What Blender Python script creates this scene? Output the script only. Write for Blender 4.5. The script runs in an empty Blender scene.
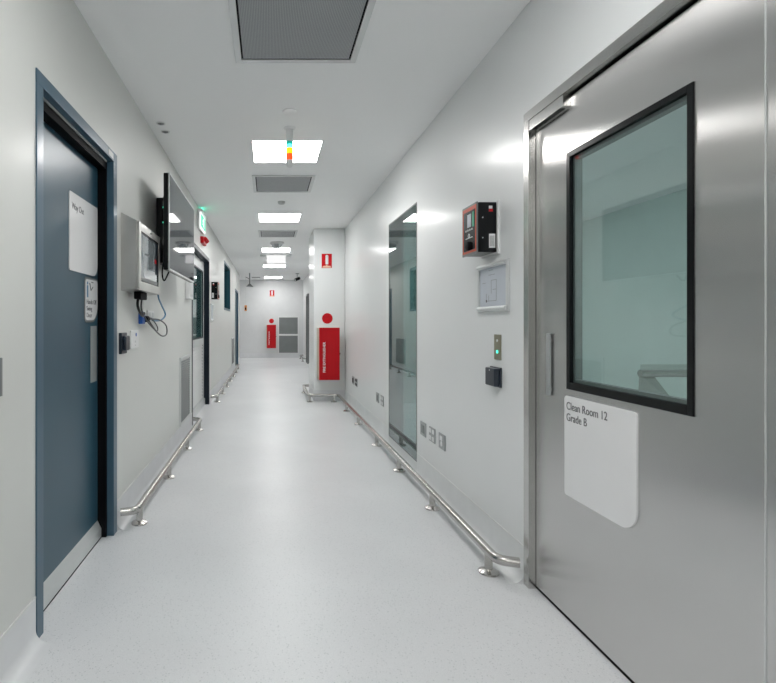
import bpy, bmesh, math
from mathutils import Vector, Matrix
PI = math.pi
scene = bpy.context.scene
COL = scene.collection

# ------------------------------------------------------------------ materials
def new_mat(name):
    m = bpy.data.materials.new(name); m.use_nodes = True
    nt = m.node_tree; nt.nodes.clear()
    out = nt.nodes.new('ShaderNodeOutputMaterial')
    return m, nt, out

def srgb(r, g, b):
    f = lambda c: (c/12.92 if c <= .04045 else ((c+.055)/1.055)**2.4)
    return (f(r/255), f(g/255), f(b/255), 1)

def pbr(name, col, rough=.5, metal=0, coat=0, coat_rough=.1, var=.04, nscale=6, bump=0, bscale=200, spec=.5, aniso=0, ior=1.45):
    m, nt, out = new_mat(name)
    b = nt.nodes.new('ShaderNodeBsdfPrincipled')
    tc = nt.nodes.new('ShaderNodeTexCoord')
    n = nt.nodes.new('ShaderNodeTexNoise'); n.inputs['Scale'].default_value = nscale; n.inputs['Detail'].default_value = 4
    nt.links.new(tc.outputs['Object'], n.inputs['Vector'])
    r = nt.nodes.new('ShaderNodeValToRGB')
    c = col[:3]
    r.color_ramp.elements[0].position = .3; r.color_ramp.elements[1].position = .7
    r.color_ramp.elements[0].color = (*[max(0, x*(1-var)) for x in c], 1)
    r.color_ramp.elements[1].color = (*[min(1, x*(1+var)) for x in c], 1)
    nt.links.new(n.outputs['Fac'], r.inputs['Fac']); nt.links.new(r.outputs['Color'], b.inputs['Base Color'])
    b.inputs['Roughness'].default_value = rough; b.inputs['Metallic'].default_value = metal
    b.inputs['Coat Weight'].default_value = coat; b.inputs['Coat Roughness'].default_value = coat_rough
    b.inputs['Specular IOR Level'].default_value = spec; b.inputs['IOR'].default_value = ior
    if aniso:
        b.inputs['Anisotropic'].default_value = aniso
        cx = nt.nodes.new('ShaderNodeCombineXYZ'); cx.inputs[1].default_value = 1
        nt.links.new(cx.outputs[0], b.inputs['Tangent'])
    if bump:
        n2 = nt.nodes.new('ShaderNodeTexNoise'); n2.inputs['Scale'].default_value = bscale
        nt.links.new(tc.outputs['Object'], n2.inputs['Vector'])
        bp = nt.nodes.new('ShaderNodeBump'); bp.inputs['Strength'].default_value = bump; bp.inputs['Distance'].default_value = .002
        nt.links.new(n2.outputs['Fac'], bp.inputs['Height']); nt.links.new(bp.outputs['Normal'], b.inputs['Normal'])
    nt.links.new(b.outputs[0], out.inputs['Surface'])
    return m

def emit(name, col, strength):
    m, nt, out = new_mat(name)
    e = nt.nodes.new('ShaderNodeEmission'); e.inputs['Color'].default_value = col; e.inputs['Strength'].default_value = strength
    nt.links.new(e.outputs[0], out.inputs['Surface'])
    return m

def lens_mat(name, col, strength):
    m, nt, out = new_mat(name)
    b = nt.nodes.new('ShaderNodeBsdfPrincipled')
    b.inputs['Base Color'].default_value = col; b.inputs['Roughness'].default_value = .15
    b.inputs['Emission Color'].default_value = col; b.inputs['Emission Strength'].default_value = strength
    nt.links.new(b.outputs[0], out.inputs['Surface'])
    return m

def glass(name, tint, ior, rough=0.0, fake_gloss=(1, 1, 1, 1)):
    m, nt, out = new_mat(name)
    t = nt.nodes.new('ShaderNodeBsdfTransparent'); t.inputs['Color'].default_value = tint
    g = nt.nodes.new('ShaderNodeBsdfGlossy'); g.inputs['Roughness'].default_value = rough; g.inputs['Color'].default_value = fake_gloss
    f = nt.nodes.new('ShaderNodeFresnel')
    ge = nt.nodes.new('ShaderNodeNewGeometry'); mr = nt.nodes.new('ShaderNodeMapRange')   # thin pane: same reflectance from both sides
    mr.inputs['To Min'].default_value = ior; mr.inputs['To Max'].default_value = 1/ior
    nt.links.new(ge.outputs['Backfacing'], mr.inputs['Value']); nt.links.new(mr.outputs[0], f.inputs['IOR'])
    mx = nt.nodes.new('ShaderNodeMixShader')
    nt.links.new(f.outputs[0], mx.inputs[0]); nt.links.new(t.outputs[0], mx.inputs[1]); nt.links.new(g.outputs[0], mx.inputs[2])
    nt.links.new(mx.outputs[0], out.inputs['Surface'])
    return m

def floor_mat():
    m, nt, out = new_mat('speckled_vinyl')
    L = nt.links
    b = nt.nodes.new('ShaderNodeBsdfPrincipled'); tc = nt.nodes.new('ShaderNodeTexCoord')
    base = nt.nodes.new('ShaderNodeTexNoise'); base.inputs['Scale'].default_value = 1.2; base.inputs['Detail'].default_value = 3
    L.new(tc.outputs['Object'], base.inputs['Vector'])
    r0 = nt.nodes.new('ShaderNodeValToRGB')
    r0.color_ramp.elements[0].color = (.705, .72, .735, 1); r0.color_ramp.elements[1].color = (.75, .765, .78, 1)
    r0.color_ramp.elements[0].position = .35; r0.color_ramp.elements[1].position = .65
    L.new(base.outputs['Fac'], r0.inputs['Fac'])
    cur = r0.outputs['Color']
    for sc, th, c in ((70, .17, (.42, .45, .46, 1)), (110, .16, (.86, .87, .88, 1)), (200, .2, (.50, .51, .53, 1))):
        v = nt.nodes.new('ShaderNodeTexVoronoi'); v.inputs['Scale'].default_value = sc
        L.new(tc.outputs['Object'], v.inputs['Vector'])
        r = nt.nodes.new('ShaderNodeValToRGB'); r.color_ramp.elements[0].position = th*.7; r.color_ramp.elements[1].position = th*1.5
        r.color_ramp.elements[0].color = (.5, .5, .5, 1); r.color_ramp.elements[1].color = (0, 0, 0, 1)
        L.new(v.outputs['Distance'], r.inputs['Fac'])
        mx = nt.nodes.new('ShaderNodeMixRGB'); mx.inputs['Color2'].default_value = c
        L.new(r.outputs['Color'], mx.inputs['Fac']); L.new(cur, mx.inputs['Color1'])
        cur = mx.outputs['Color']
    L.new(cur, b.inputs['Base Color'])
    b.inputs['Roughness'].default_value = .36; b.inputs['Specular IOR Level'].default_value = .45
    L.new(b.outputs[0], out.inputs['Surface'])
    return m

def perf_mat():
    m, nt, out = new_mat('perforated_metal')
    L = nt.links
    b = nt.nodes.new('ShaderNodeBsdfPrincipled'); tc = nt.nodes.new('ShaderNodeTexCoord')
    v = nt.nodes.new('ShaderNodeTexVoronoi'); v.inputs['Scale'].default_value = 130; v.inputs['Randomness'].default_value = 0.05
    L.new(tc.outputs['Object'], v.inputs['Vector'])
    r = nt.nodes.new('ShaderNodeValToRGB'); r.color_ramp.elements[0].position = .22; r.color_ramp.elements[1].position = .42
    r.color_ramp.elements[0].color = (.15, .158, .163, 1); r.color_ramp.elements[1].color = (.40, .42, .43, 1)
    L.new(v.outputs['Distance'], r.inputs['Fac']); L.new(r.outputs['Color'], b.inputs['Base Color'])
    b.inputs['Roughness'].default_value = .45; b.inputs['Metallic'].default_value = .2
    L.new(b.outputs[0], out.inputs['Surface'])
    return m

M = dict(
    floor=floor_mat(),
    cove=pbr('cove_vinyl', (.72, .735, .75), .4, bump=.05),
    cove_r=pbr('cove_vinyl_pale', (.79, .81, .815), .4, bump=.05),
    cap=pbr('cap_strip', (.75, .76, .75), .4),
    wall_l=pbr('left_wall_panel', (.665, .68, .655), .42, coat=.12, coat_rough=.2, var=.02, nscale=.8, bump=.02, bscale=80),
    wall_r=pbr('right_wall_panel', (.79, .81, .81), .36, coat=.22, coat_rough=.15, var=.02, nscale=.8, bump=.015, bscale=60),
    wall_f=pbr('far_wall_paint', (.70, .715, .72), .4, coat=.2, var=.02),
    ceil=pbr('ceiling_paint', (.95, .96, .96), .7, var=.02, nscale=1),
    room=pbr('clean_room_wall', (.68, .75, .73), .5, var=.02),
    lroom=pbr('side_room_wall', (.42, .52, .54), .6, var=.05),
    steel=pbr('brushed_steel', (.68, .675, .665), .25, metal=1, var=.04, nscale=1.5, aniso=1),
    steelf=pbr('satin_steel', (.60, .595, .58), .22, metal=1, var=.04, nscale=3),
    rail=pbr('polished_rail_steel', (.50, .49, .47), .24, metal=1, var=.04),
    encl=pbr('enclosure_steel', (.60, .595, .57), .33, metal=.85, var=.08, nscale=4),
    alu=pbr('aluminium', (.68, .70, .70), .34, metal=.5, var=.03),
    greym=pbr('grey_metal', (.20, .215, .215), .4, metal=.3, var=.06),
    lgrey=pbr('light_grey_plastic', (.55, .57, .57), .4),
    navy=pbr('navy_paint', (.030, .085, .125), .32, coat=.12, coat_rough=.25, var=.05, nscale=1),
    navyf=pbr('navy_frame', (.055, .115, .165), .3, coat=.15, coat_rough=.15, var=.04),
    ndark=pbr('dark_teal_frame', (.007, .014, .022), .35, spec=.3),
    black=pbr('black_plastic', (.006, .007, .008), .22, spec=.25),
    rubber=pbr('black_rubber', (.004, .004, .005), .6, spec=.1),
    white=pbr('white_plastic', (.78, .79, .79), .3, coat=.3, coat_rough=.1, var=.01),
    signw=pbr('sign_white', (.82, .825, .83), .25, coat=.4, coat_rough=.1, var=.01),
    ink=pbr('sign_ink', (.09, .09, .10), .5),
    paper=pbr('plan_paper', (.58, .62, .68), .4, coat=.3),
    red=pbr('signal_red', (.56, .003, .009), .38, coat=.08, spec=.3),
    redd=pbr('red_enclosure', (.50, .003, .009), .4, coat=.06, spec=.3),
    orange=pbr('orange_red', (.60, .09, .04), .4),
    amber=pbr('amber_tag', (.80, .30, .05), .4),
    cream=pbr('cream_edge', (.62, .55, .45), .5),
    blue=pbr('blue_plug', (.02, .11, .45), .35),
    bcable=pbr('blue_cable', (.04, .17, .30), .4),
    gcable=pbr('grey_cable', (.05, .055, .055), .45),
    dnavy=pbr('reader_navy', (.014, .022, .036), .3, coat=.3),
    green=pbr('green_face', (.03, .35, .2), .4),
    perf=perf_mat(),
    screen=pbr('tv_screen', (.014, .02, .026), .04, ior=1.9, var=0),
    lcd=pbr('lcd', (.30, .34, .36), .06, coat=1, coat_rough=.02, ior=1.7, var=.02),
    lamp=emit('lamp_diffuser', (1, .985, .97, 1), 15),
    fill_clean=emit('clean_fill_diffuser', (.93, 1, .99, 1), 18),
    fill_side=emit('side_fill_diffuser', (.85, 1, .98, 1), 9),
    lampS=emit('lit_sign_panel', (1, 1, 1, 1), .66),
    exitw=emit('exit_sign_white', (.92, 1, .96, 1), .9),
    exitg=emit('exit_sign_green', (.04, .75, .42, 1), .9),
    gled=emit('green_led', (.05, 1, .6, 1), 9),
    gdot=emit('green_dot', (.1, 1, .6, 1), 1.2),
    lg=lens_mat('lens_green', (.01, .36, .30, 1), .55),
    lgc=lens_mat('lens_cyan', (.15, .95, .95, 1), .9),
    ly=lens_mat('lens_yellow', (1, .55, .01, 1), .9),
    lr=lens_mat('lens_red', (1, .07, .01, 1), .9),
    g_door=glass('door_glass', (.84, .90, .89, 1), 1.50),
    g_win=glass('window_glass', (.42, .55, .54, 1), 1.95),
    g_left=glass('left_window_glass', (.05, .20, .26, 1), 1.35),
    g_leftd=glass('left_door_glass', (.62, .78, .76, 1), 1.45),
    tealf=pbr('teal_frame_paint', (.016, .085, .115), .35, spec=.35),
    fill_dim=emit('dim_fill_diffuser', (.85, 1, .98, 1), 3),
    plate=pbr('outlet_plate', (.36, .38, .385), .4, metal=.2),
    tower=pbr('tower_plastic', (.82, .83, .83), .35),
    dome=glass('dome_plastic', (.75, .77, .78, 1), 1.6),
)

# ------------------------------------------------------------------ geometry helpers
class MB:
    def __init__(s): s.bm = bmesh.new(); s.bev = False
    def box(s, x0, x1, y0, y1, z0, z1, bev=0, seg=2):
        r = bmesh.ops.create_cube(s.bm, size=1)
        vs = r['verts']
        bmesh.ops.scale(s.bm, verts=vs, vec=(abs(x1-x0), abs(y1-y0), abs(z1-z0)))
        bmesh.ops.translate(s.bm, verts=vs, vec=((x0+x1)/2, (y0+y1)/2, (z0+z1)/2))
        if bev:
            s.bev = True
            es = list({e for v in vs for e in v.link_edges})
            bmesh.ops.bevel(s.bm, geom=es, offset=bev, segments=seg, affect='EDGES', profile=.5)
        return s
    def cyl(s, c, axis, r, h, seg=24, r2=None):
        """from c along axis for length h"""
        a = Vector(axis).normalized()
        rot = Vector((0, 0, 1)).rotation_difference(a).to_matrix().to_4x4()
        mat = Matrix.Translation(Vector(c)+a*h/2) @ rot
        bmesh.ops.create_cone(s.bm, cap_ends=True, segments=seg, radius1=r, radius2=r if r2 is None else r2, depth=h, matrix=mat)
        return s
    def lathe(s, c, axis, prof, seg=32):
        """prof = [(radius, height)...] revolved about axis through c"""
        a = Vector(axis).normalized(); rot = Vector((0, 0, 1)).rotation_difference(a).to_matrix()
        rings = []
        for r, h in prof:
            if r < 1e-6: rings.append([s.bm.verts.new(Vector(c)+rot@Vector((0, 0, h)))])
            else: rings.append([s.bm.verts.new(Vector(c)+rot@Vector((r*math.cos(2*PI*k/seg), r*math.sin(2*PI*k/seg), h))) for k in range(seg)])
        for A, B in zip(rings, rings[1:]):
            for k in range(seg):
                k2 = (k+1) % seg
                if len(A) == 1 and len(B) == 1: continue
                if len(A) == 1: s.bm.faces.new((A[0], B[k2], B[k]))
                elif len(B) == 1: s.bm.faces.new((A[k], A[k2], B[0]))
                else: s.bm.faces.new((A[k], A[k2], B[k2], B[k]))
        return s
    def tube(s, pts, r, seg=14):
        pts = [Vector(p) for p in pts]
        n = len(pts); rings = []; up = None
        for i, p in enumerate(pts):
            t = (pts[min(i+1, n-1)]-pts[max(i-1, 0)]).normalized()
            if up is None:
                up = Vector((0, 0, 1)) if abs(t.z) < .9 else Vector((0, 1, 0))
            u = (up - t*up.dot(t)).normalized(); up = u; w = t.cross(u)
            rings.append([s.bm.verts.new(p+u*r*math.cos(2*PI*k/seg)+w*r*math.sin(2*PI*k/seg)) for k in range(seg)])
        for A, B in zip(rings, rings[1:]):
            for k in range(seg):
                k2 = (k+1) % seg; s.bm.faces.new((A[k], A[k2], B[k2], B[k]))
        s.bm.faces.new(rings[0][::-1]); s.bm.faces.new(rings[-1])
        return s
    def prism(s, pts3, nvec):
        """closed planar polygon extruded by nvec"""
        A = [s.bm.verts.new(Vector(p)) for p in pts3]; B = [s.bm.verts.new(Vector(p)+Vector(nvec)) for p in pts3]
        s.bm.faces.new(A); s.bm.faces.new(B[::-1]); n = len(A)
        for k in range(n): s.bm.faces.new((A[k], B[k], B[(k+1) % n], A[(k+1) % n]))
        return s
    def ring(s, y0, y1, z0, z1, w, x0, x1, bev=0, wb=None, wt=None):
        """rectangular frame in the YZ plane"""
        wb = w if wb is None else wb; wt = w if wt is None else wt
        s.box(x0, x1, y0, y0+w, z0, z1, bev); s.box(x0, x1, y1-w, y1, z0, z1, bev)
        s.box(x0, x1, y0+w, y1-w, z1-wt, z1, bev); s.box(x0, x1, y0+w, y1-w, z0, z0+wb, bev)
        return s
    def build(s, name, mat, parent=None, loc=None, smooth=True, label=None):
        bmesh.ops.recalc_face_normals(s.bm, faces=s.bm.faces)
        o_loc = Vector(parent.get('_abs', (0, 0, 0))) if parent else Vector(loc or (0, 0, 0))
        bmesh.ops.translate(s.bm, verts=s.bm.verts, vec=-o_loc)
        me = bpy.data.meshes.new(name); s.bm.to_mesh(me); s.bm.free()
        if smooth:
            for p in me.polygons: p.use_smooth = True
            try: me.set_sharp_from_angle(angle=math.radians(35))
            except Exception: pass
        me.materials.append(mat if not isinstance(mat, str) else M[mat])
        o = bpy.data.objects.new(name, me); COL.objects.link(o)
        if s.bev and smooth:
            wn = o.modifiers.new('weighted_normal', 'WEIGHTED_NORMAL'); wn.keep_sharp = True
        if parent: o.parent = parent; ABS[o.name] = o_loc; 
        else: o.location = o_loc
        SETABS(o, o_loc)
        if label: o['label'] = label
        return o
ABS = {}
def SETABS(o, v): o['_abs'] = tuple(v)

def thing(name, loc, label=None, cat=None, group=None, kind=None):
    o = bpy.data.objects.new(name, None); COL.objects.link(o); o.location = loc
    o.empty_display_size = .1
    SETABS(o, loc); return tag(o, label, cat, group, kind)
def tag(o, label=None, cat=None, group=None, kind=None):
    if label: o['label'] = label
    if cat: o['category'] = cat
    if group: o['group'] = group
    if kind: o['kind'] = kind
    return o
def dup(o, off, label=None, group=None, parent=None):
    c = o.copy(); COL.objects.link(c)
    if parent is None: c.location = Vector(o.location)+Vector(off)
    else: c.parent = parent
    for ch in list(o.children): dup(ch, (0, 0, 0), parent=c)
    if label: c['label'] = label
    if group: c['group'] = group
    return c

def rrect(w, h, radii, n=8):
    """rounded rectangle, origin lower-left; radii bl, br, tr, tl"""
    P = []
    for (cx, cy, r, a0) in ((radii[0], radii[0], radii[0], 180), (w-radii[1], radii[1], radii[1], 270), (w-radii[2], h-radii[2], radii[2], 0), (radii[3], h-radii[3], radii[3], 90)):
        for k in range(n+1):
            a = math.radians(a0+90*k/n); P.append((cx+r*math.cos(a), cy+r*math.sin(a)))
    return P
def plate(mb, org, u, v, nvec, w, h, radii):
    org, u, v = Vector(org), Vector(u), Vector(v)
    return mb.prism([org+u*a+v*b for a, b in rrect(w, h, radii)], nvec)

def text(name, s, size, org, u, v, mat, parent, extrude=.0006, bold=0, xs=1.0):
    cu = bpy.data.curves.new(name, 'FONT'); cu.body = s; cu.size = size; cu.extrude = extrude; cu.offset = bold
    t = bpy.data.objects.new(name, cu); COL.objects.link(t)
    dg = bpy.context.evaluated_depsgraph_get(); dg.update()
    me = bpy.data.meshes.new_from_object(t.evaluated_get(dg))
    bpy.data.objects.remove(t); bpy.data.curves.remove(cu)
    u = Vector(u); v = Vector(v); n = u.cross(v)
    pa = Vector(parent['_abs']) if parent else Vector((0, 0, 0))
    for vt in me.vertices:
        c = vt.co.copy(); vt.co = Vector(org)+u*c.x*xs+v*c.y+n*c.z-pa
    me.materials.clear(); me.materials.append(M[mat]); me.name = name
    o = bpy.data.objects.new(name, me); COL.objects.link(o); o.parent = parent; SETABS(o, pa)
    return o

def crom(P, n=8):
    P = [Vector(p) for p in P]; out = []
    for i in range(len(P)-1):
        p0 = P[max(i-1, 0)]; p1 = P[i]; p2 = P[i+1]; p3 = P[min(i+2, len(P)-1)]
        for k in range(n):
            t = k/n
            out.append(.5*((2*p1)+(-p0+p2)*t+(2*p0-5*p1+4*p2-p3)*t*t+(-p0+3*p1-3*p2+p3)*t**3))
    out.append(P[-1]); return out
def fillet(P, r, n=8):
    P = [Vector(p) for p in P]; out = [P[0]]
    for a, b, c in zip(P, P[1:], P[2:]):
        d1 = (a-b).normalized(); d2 = (c-b).normalized()
        ang = d1.angle(d2); t = min(r/math.tan(ang/2), (a-b).length*.49, (c-b).length*.49)
        p, q = b+d1*t, b+d2*t
        for k in range(n+1):
            s = k/n; out.append(p*(1-s)**2+b*2*s*(1-s)+q*s*s)
    out.append(P[-1]); return out

# ------------------------------------------------------------------ dimensions (metres), corridor runs along +Y
XL, XR, H = -.894, 1.2, 2.7
TW = .14
YB, YF = -3.6, 17.3           # corridor ends
YLE = 15.5                    # left wall stops, side corridor opens
LD1 = (1.93, 2.93, 0, 2.2)
LD2 = (5.83, 7.52, 0, 2.18)
LW = (10.05, 11.65, 1.48, 2.48)
LD3 = (13.35, 14.7, 0, 2.13)
RD = (-.05, 2.342, 0, 2.197)
RW = (4.04, 4.98, .097, 2.2)
RD2 = (14.75, 15.4, 0, 2.08)

def wall(name, x, s, y0, y1, ops, mat):
    mb = MB(); xa, xb = x, x+s*TW
    ys = y0
    for (a, b, z0, z1) in sorted(ops):
        mb.box(xa, xb, ys, a, 0, H)
        if z0 > 0: mb.box(xa, xb, a, b, 0, z0)
        mb.box(xa, xb, a, b, z1, H)
        ys = b
    mb.box(xa, xb, ys, y1, 0, H)
    return tag(mb.build(name, mat, smooth=False), kind='structure')

wall('wall_left', XL, -1, YB, YLE, [LD1, LD2, LW, LD3], 'wall_l')
wall('wall_right', XR, 1, YB, YF, [RD, RW, RD2], 'wall_r')
o = MB().box(-4, 4.9, YF, YF+.15, 0, H).build('wall_far', 'wall_f', smooth=False); tag(o, kind='structure')
o = MB().box(-4, 4.9, YB-.15, YB, 0, H).build('wall_back', 'wall_f', smooth=False); tag(o, kind='structure')
o = MB().box(-4, 4.9, YB-.15, YF+.15, -.15, 0).build('floor', 'floor', smooth=False); tag(o, kind='structure')
o = MB().box(-4, 4.9, YB-.15, YF+.15, H, H+.15).build('ceiling', 'ceil', smooth=False); tag(o, kind='structure')
# side rooms that show through the glass
o = MB().box(4.6, 4.75, .2, 7.75, 0, H).box(XR+TW, 4.6, 7.6, 7.75, 0, H).box(XR+TW, 4.6, .05, .2, 0, H).build('wall_clean_room', 'room', smooth=False); tag(o, kind='structure')
o = MB().box(-3.45, -3.3, 5.15, 12.6, 0, H).box(-3.3, XL-TW, 5.0, 5.15, 0, H).box(-3.3, XL-TW, 12.45, 12.6, 0, H).box(-3.3, XL-TW, 8.6, 8.7, 0, H).build('wall_side_rooms', 'lroom', smooth=False); tag(o, kind='structure')
o = MB().box(-4.0, -3.85, YLE-2, YF, 0, H).box(-3.85, XL-TW, YLE-2, YLE-1.9, 0, H).build('wall_side_corridor', 'wall_f', smooth=False); tag(o, kind='structure')
# column on the right
CX, CY0, CY1 = .71, 7.84, 8.75
o = MB().box(CX, XR, CY0, CY1, 0, H, .012, 3).build('trim_1', 'wall_r'); tag(o, kind='structure')

# coved vinyl skirtings
def cove(name, x, s, spans, far=None):
    mb = MB(); t = .003; r = .045; hh = .17
    prof = [(0, hh), (t, hh)] + [(t+r*(1-math.cos(a)), .0015+r*(1-math.sin(a))) for a in [PI/2*k/8 for k in range(0, 9)]][0:0]
    prof = [(0, hh), (t, hh)]
    for k in range(9):
        a = PI/2*k/8; prof.append((t+r-r*math.cos(a), .002+r-r*math.sin(a)))
    prof += [(t+r+.02, .0008), (t+r+.02, 0), (0, 0)]
    for a, b in spans:
        mb.prism([(x-s*p, a, z) for p, z in prof], (0, b-a, 0))
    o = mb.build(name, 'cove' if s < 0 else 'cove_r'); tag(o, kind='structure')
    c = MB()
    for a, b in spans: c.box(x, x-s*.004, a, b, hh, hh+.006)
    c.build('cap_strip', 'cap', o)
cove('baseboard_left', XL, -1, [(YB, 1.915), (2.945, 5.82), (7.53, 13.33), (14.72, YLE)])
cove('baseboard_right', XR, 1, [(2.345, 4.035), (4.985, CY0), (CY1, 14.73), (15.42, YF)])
mb = MB().box(-3.8, XR-.003, YF-.004, YF, 0, .165).box(CX, XR-.003, CY0-.004, CY0, 0, .165).box(CX-.004, CX, CY0-.004, CY1, 0, .165)
o = mb.build('baseboard_far', 'cove'); tag(o, kind='structure')

# ------------------------------------------------------------------ door 1 (navy, left foreground)
d = thing('door_1', (XL, 2.43, 0), kind='structure')
y0, y1, zt = LD1[0], LD1[1], LD1[3]
XLf = -.975
fr = MB()
for a, b in ((y0-.012, y0+.045), (y1-.06, y1+.004)):
    fr.box(XL-TW+.01, XL+.006, a, b, 0, zt-.05, .002)
fr.box(XL-TW+.01, XL+.006, y0-.012, y1+.004, zt-.05, zt+.004, .002)
fr.build('door_frame', 'navyf', d)
lf = MB().box(XLf-.045, XLf, y0+.04, y1-.065, .012, zt-.1, .002).build('door_leaf', 'navy', d)
MB().box(XLf-.03, XLf+.048, y0+.045, y1-.06, zt-.1, zt-.05).box(XLf-.03, XLf+.048, y1-.078, y1-.06, 0, zt-.1).build('door_stop', 'rubber', d)
MB().box(XLf+.047, XLf+.053, y0+.045, y1-.078, zt-.060, zt-.0495).build('seal_strip', 'lgrey', d)
MB().prism([(XLf-.002, y0+.046, .006), (XLf+.022, y0+.046, .006), (XLf+.022, y0+.046, .052), (XLf-.002, y0+.046, .102)], (0, y1-.08-(y0+.046), 0)).build('weather_bar', 'alu', d, smooth=False)
MB().box(XLf-.04, XLf+.0235, y0+.046, y1-.08, .0005, .006).build('seal_strip', 'rubber', d)
MB().box(XLf, XLf+.003, 2.735, 2.83, .895, 1.205, .001).build('push_plate', 'plate', d)
MB().box(XL+.006, XL+.0075, 2.775, 2.86, 2.158, 2.19).build('compliance_label', 'lgrey', d)

def door_sign(loc, s, ylo, w, h, zb, corner_far):
    pass
# big sign 'Way Out' (text runs away from the camera: +Y, since the face looks to +X the reading direction is +Y)
t = thing('door_sign', (XLf, 2.64, 1.48), 'white square sign lettered Way Out, high on the navy door', 'sign')
plate(MB(), (XLf, 2.44, 1.482), (0, 1, 0), (0, 0, 1), (.004, 0, 0), .40, .39, (.012, .07, .012, .012)).build('sign_plate', 'signw', t)
text('lettering', 'Way Out', .046, (XLf+.0042, 2.47, 1.79), (0, 1, 0), (0, 0, 1), 'ink', t, xs=.9)
t = thing('door_sign', (XLf, 2.75, 1.225), 'small rounded instruction sign with blue pictogram below the Way Out sign', 'sign')
plate(MB(), (XLf, 2.642, 1.225), (0, 1, 0), (0, 0, 1), (.003, 0, 0), .205, .245, (.03, .09, .03, .03)).build('sign_border', 'greym', t)
plate(MB(), (XLf+.003, 2.655, 1.238), (0, 1, 0), (0, 0, 1), (.002, 0, 0), .18, .22, (.02, .08, .02, .02)).build('sign_plate', 'signw', t)
MB().box(XLf+.005, XLf+.006, 2.672, 2.69, 1.36, 1.425).cyl((XLf+.005, 2.681, 1.437), (1, 0, 0), .009, .001, 14).build('pictogram', 'bcable', t)
mb = MB(); mb.tube([(XLf+.0055, 2.71, 1.44), (XLf+.0055, 2.73, 1.40), (XLf+.0055, 2.76, 1.42)], .003, 6).tube([(XLf+.0055, 2.74, 1.445), (XLf+.0055, 2.765, 1.445)], .003, 6).build('arrow_mark', 'greym', t)
for k, ln in enumerate(('Hands Off', 'Swing', 'Door')): text('lettering', ln, .036, (XLf+.0052, 2.665, 1.325-.036*k), (0, 1, 0), (0, 0, 1), 'ink', t)

# ------------------------------------------------------------------ door 2 (left, glazed, louvred)
d = thing('door_2', (XL, 6.67, 0), kind='structure')
y0, y1, zt = LD2[0], LD2[1], LD2[3]
fr = MB()
for a, b in ((y0-.004, y0+.05), (y1-.05, y1+.004)): fr.box(XL-TW+.01, XL+.006, a, b, 0, zt-.05, .002)
fr.box(XL-TW+.01, XL+.006, y0-.004, y1+.004, zt-.05, zt+.004, .002)
fr.build('door_frame', 'ndark', d)
LX = -.965
lf = MB().ring(y0+.055, y1-.055, .02, zt-.06, .09, LX-.04, LX, 0, wb=.10, wt=.14)
lf.box(LX-.04, LX, y0+.145, y1-.145, .90, 1.0)
lf.build('door_leaf', 'lgrey', d)
MB().box(LX-.025, LX-.018, y0+.14, y1-.14, .99, zt-.19).build('glass_pane', 'g_leftd', d)
MB().ring(y0+.143, y1-.143, .998, zt-.198, .02, LX-.012, LX+.002).build('glazing_bead', 'ndark', d)
lv = MB()
for k in range(17):
    z = .125+k*.046
    lv.prism([(LX-.03, y0+.14, z+.045), (LX-.004, y0+.14, z+.004), (LX-.004, y0+.14, z), (LX-.034, y0+.14, z+.04)], (0, y1-y0-.28, 0))
lv.box(LX-.038, LX-.034, y0+.14, y1-.14, .11, .91)
lv.build('louvre', 'white', d, smooth=False)
MB().box(LX, LX+.018, y0+.06, y1-.06, .005, .10, .003).build('weather_bar', 'alu', d)

# window_1 on left (blue glass high window), door_3 far left
w = thing('window_1', (XL, 10.85, LW[2]), kind='structure')
MB().ring(LW[0], LW[1], LW[2], LW[3], .05, XL-TW, XL+.004, .002).build('window_frame', 'tealf', w)
MB().box(XL-.085, XL-.079, LW[0]+.045, LW[1]-.045, LW[2]+.045, LW[3]-.045).build('glass_pane', 'g_left', w)
d = thing('door_3', (XL, 14.0, 0), kind='structure')
y0, y1, zt = LD3[0], LD3[1], LD3[3]
fr = MB()
for a, b in ((y0-.004, y0+.05), (y1-.05, y1+.004)): fr.box(XL-TW, XL+.006, a, b, 0, zt-.05, .002)
fr.box(XL-TW, XL+.006, y0-.004, y1+.004, zt-.05, zt+.004, .002)
fr.build('door_frame', 'navyf', d)
MB().box(-.98, -.935, y0+.052, y1-.052, .012, zt-.055, .002).build('door_leaf', 'navy', d)
MB().tube(fillet([(-.935, y0+.14, .98), (-.895, y0+.14, .98), (-.895, y0+.26, .98)], .015), .009).build('door_handle', 'rail', d)

# ------------------------------------------------------------------ door 4: stainless clean room door (right foreground)
XF = 1.23
d = thing('door_4', (XR, 1.77, 0), kind='structure')
fr = MB()
fr.box(1.196, XR+TW-.01, 2.30, 2.345, 0, 2.155, .001)
fr.box(1.196, XR+TW-.01, RD[0]-.02, RD[0]+.03, 0, 2.155, .001)
fr.box(1.196, XR+TW-.01, RD[0]-.02, 2.345, 2.155, 2.199, .001)
fr.build('door_frame', 'steelf', d)
wy0, wy1, wz0, wz1 = 1.444, 2.059, .952, 1.922
lf = MB()
lf.box(XF, XF+.045, 1.238, wy0+.01, .016, 2.145); lf.box(XF, XF+.045, wy1-.01, 2.296, .016, 2.145)
lf.box(XF, XF+.045, wy0+.01, wy1-.01, .016, wz0+.01); lf.box(XF, XF+.045, wy0+.01, wy1-.01, wz1-.01, 2.145)
lf.build('door_leaf', 'steel', d, smooth=False)
MB().box(XF, XF+.045, RD[0]+.032, 1.235, .016, 2.145).build('door_leaf', 'steel', d, smooth=False)
MB().box(XF+.003, XF+.04, RD[0]+.03, 2.30, .001, .016).box(XF+.012, XF+.03, RD[0]+.03, 2.30, 2.145, 2.1555).box(XF+.008, XF+.03, 2.296, 2.3005, 0, 2.15).build('seal_strip', 'rubber', d)
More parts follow.
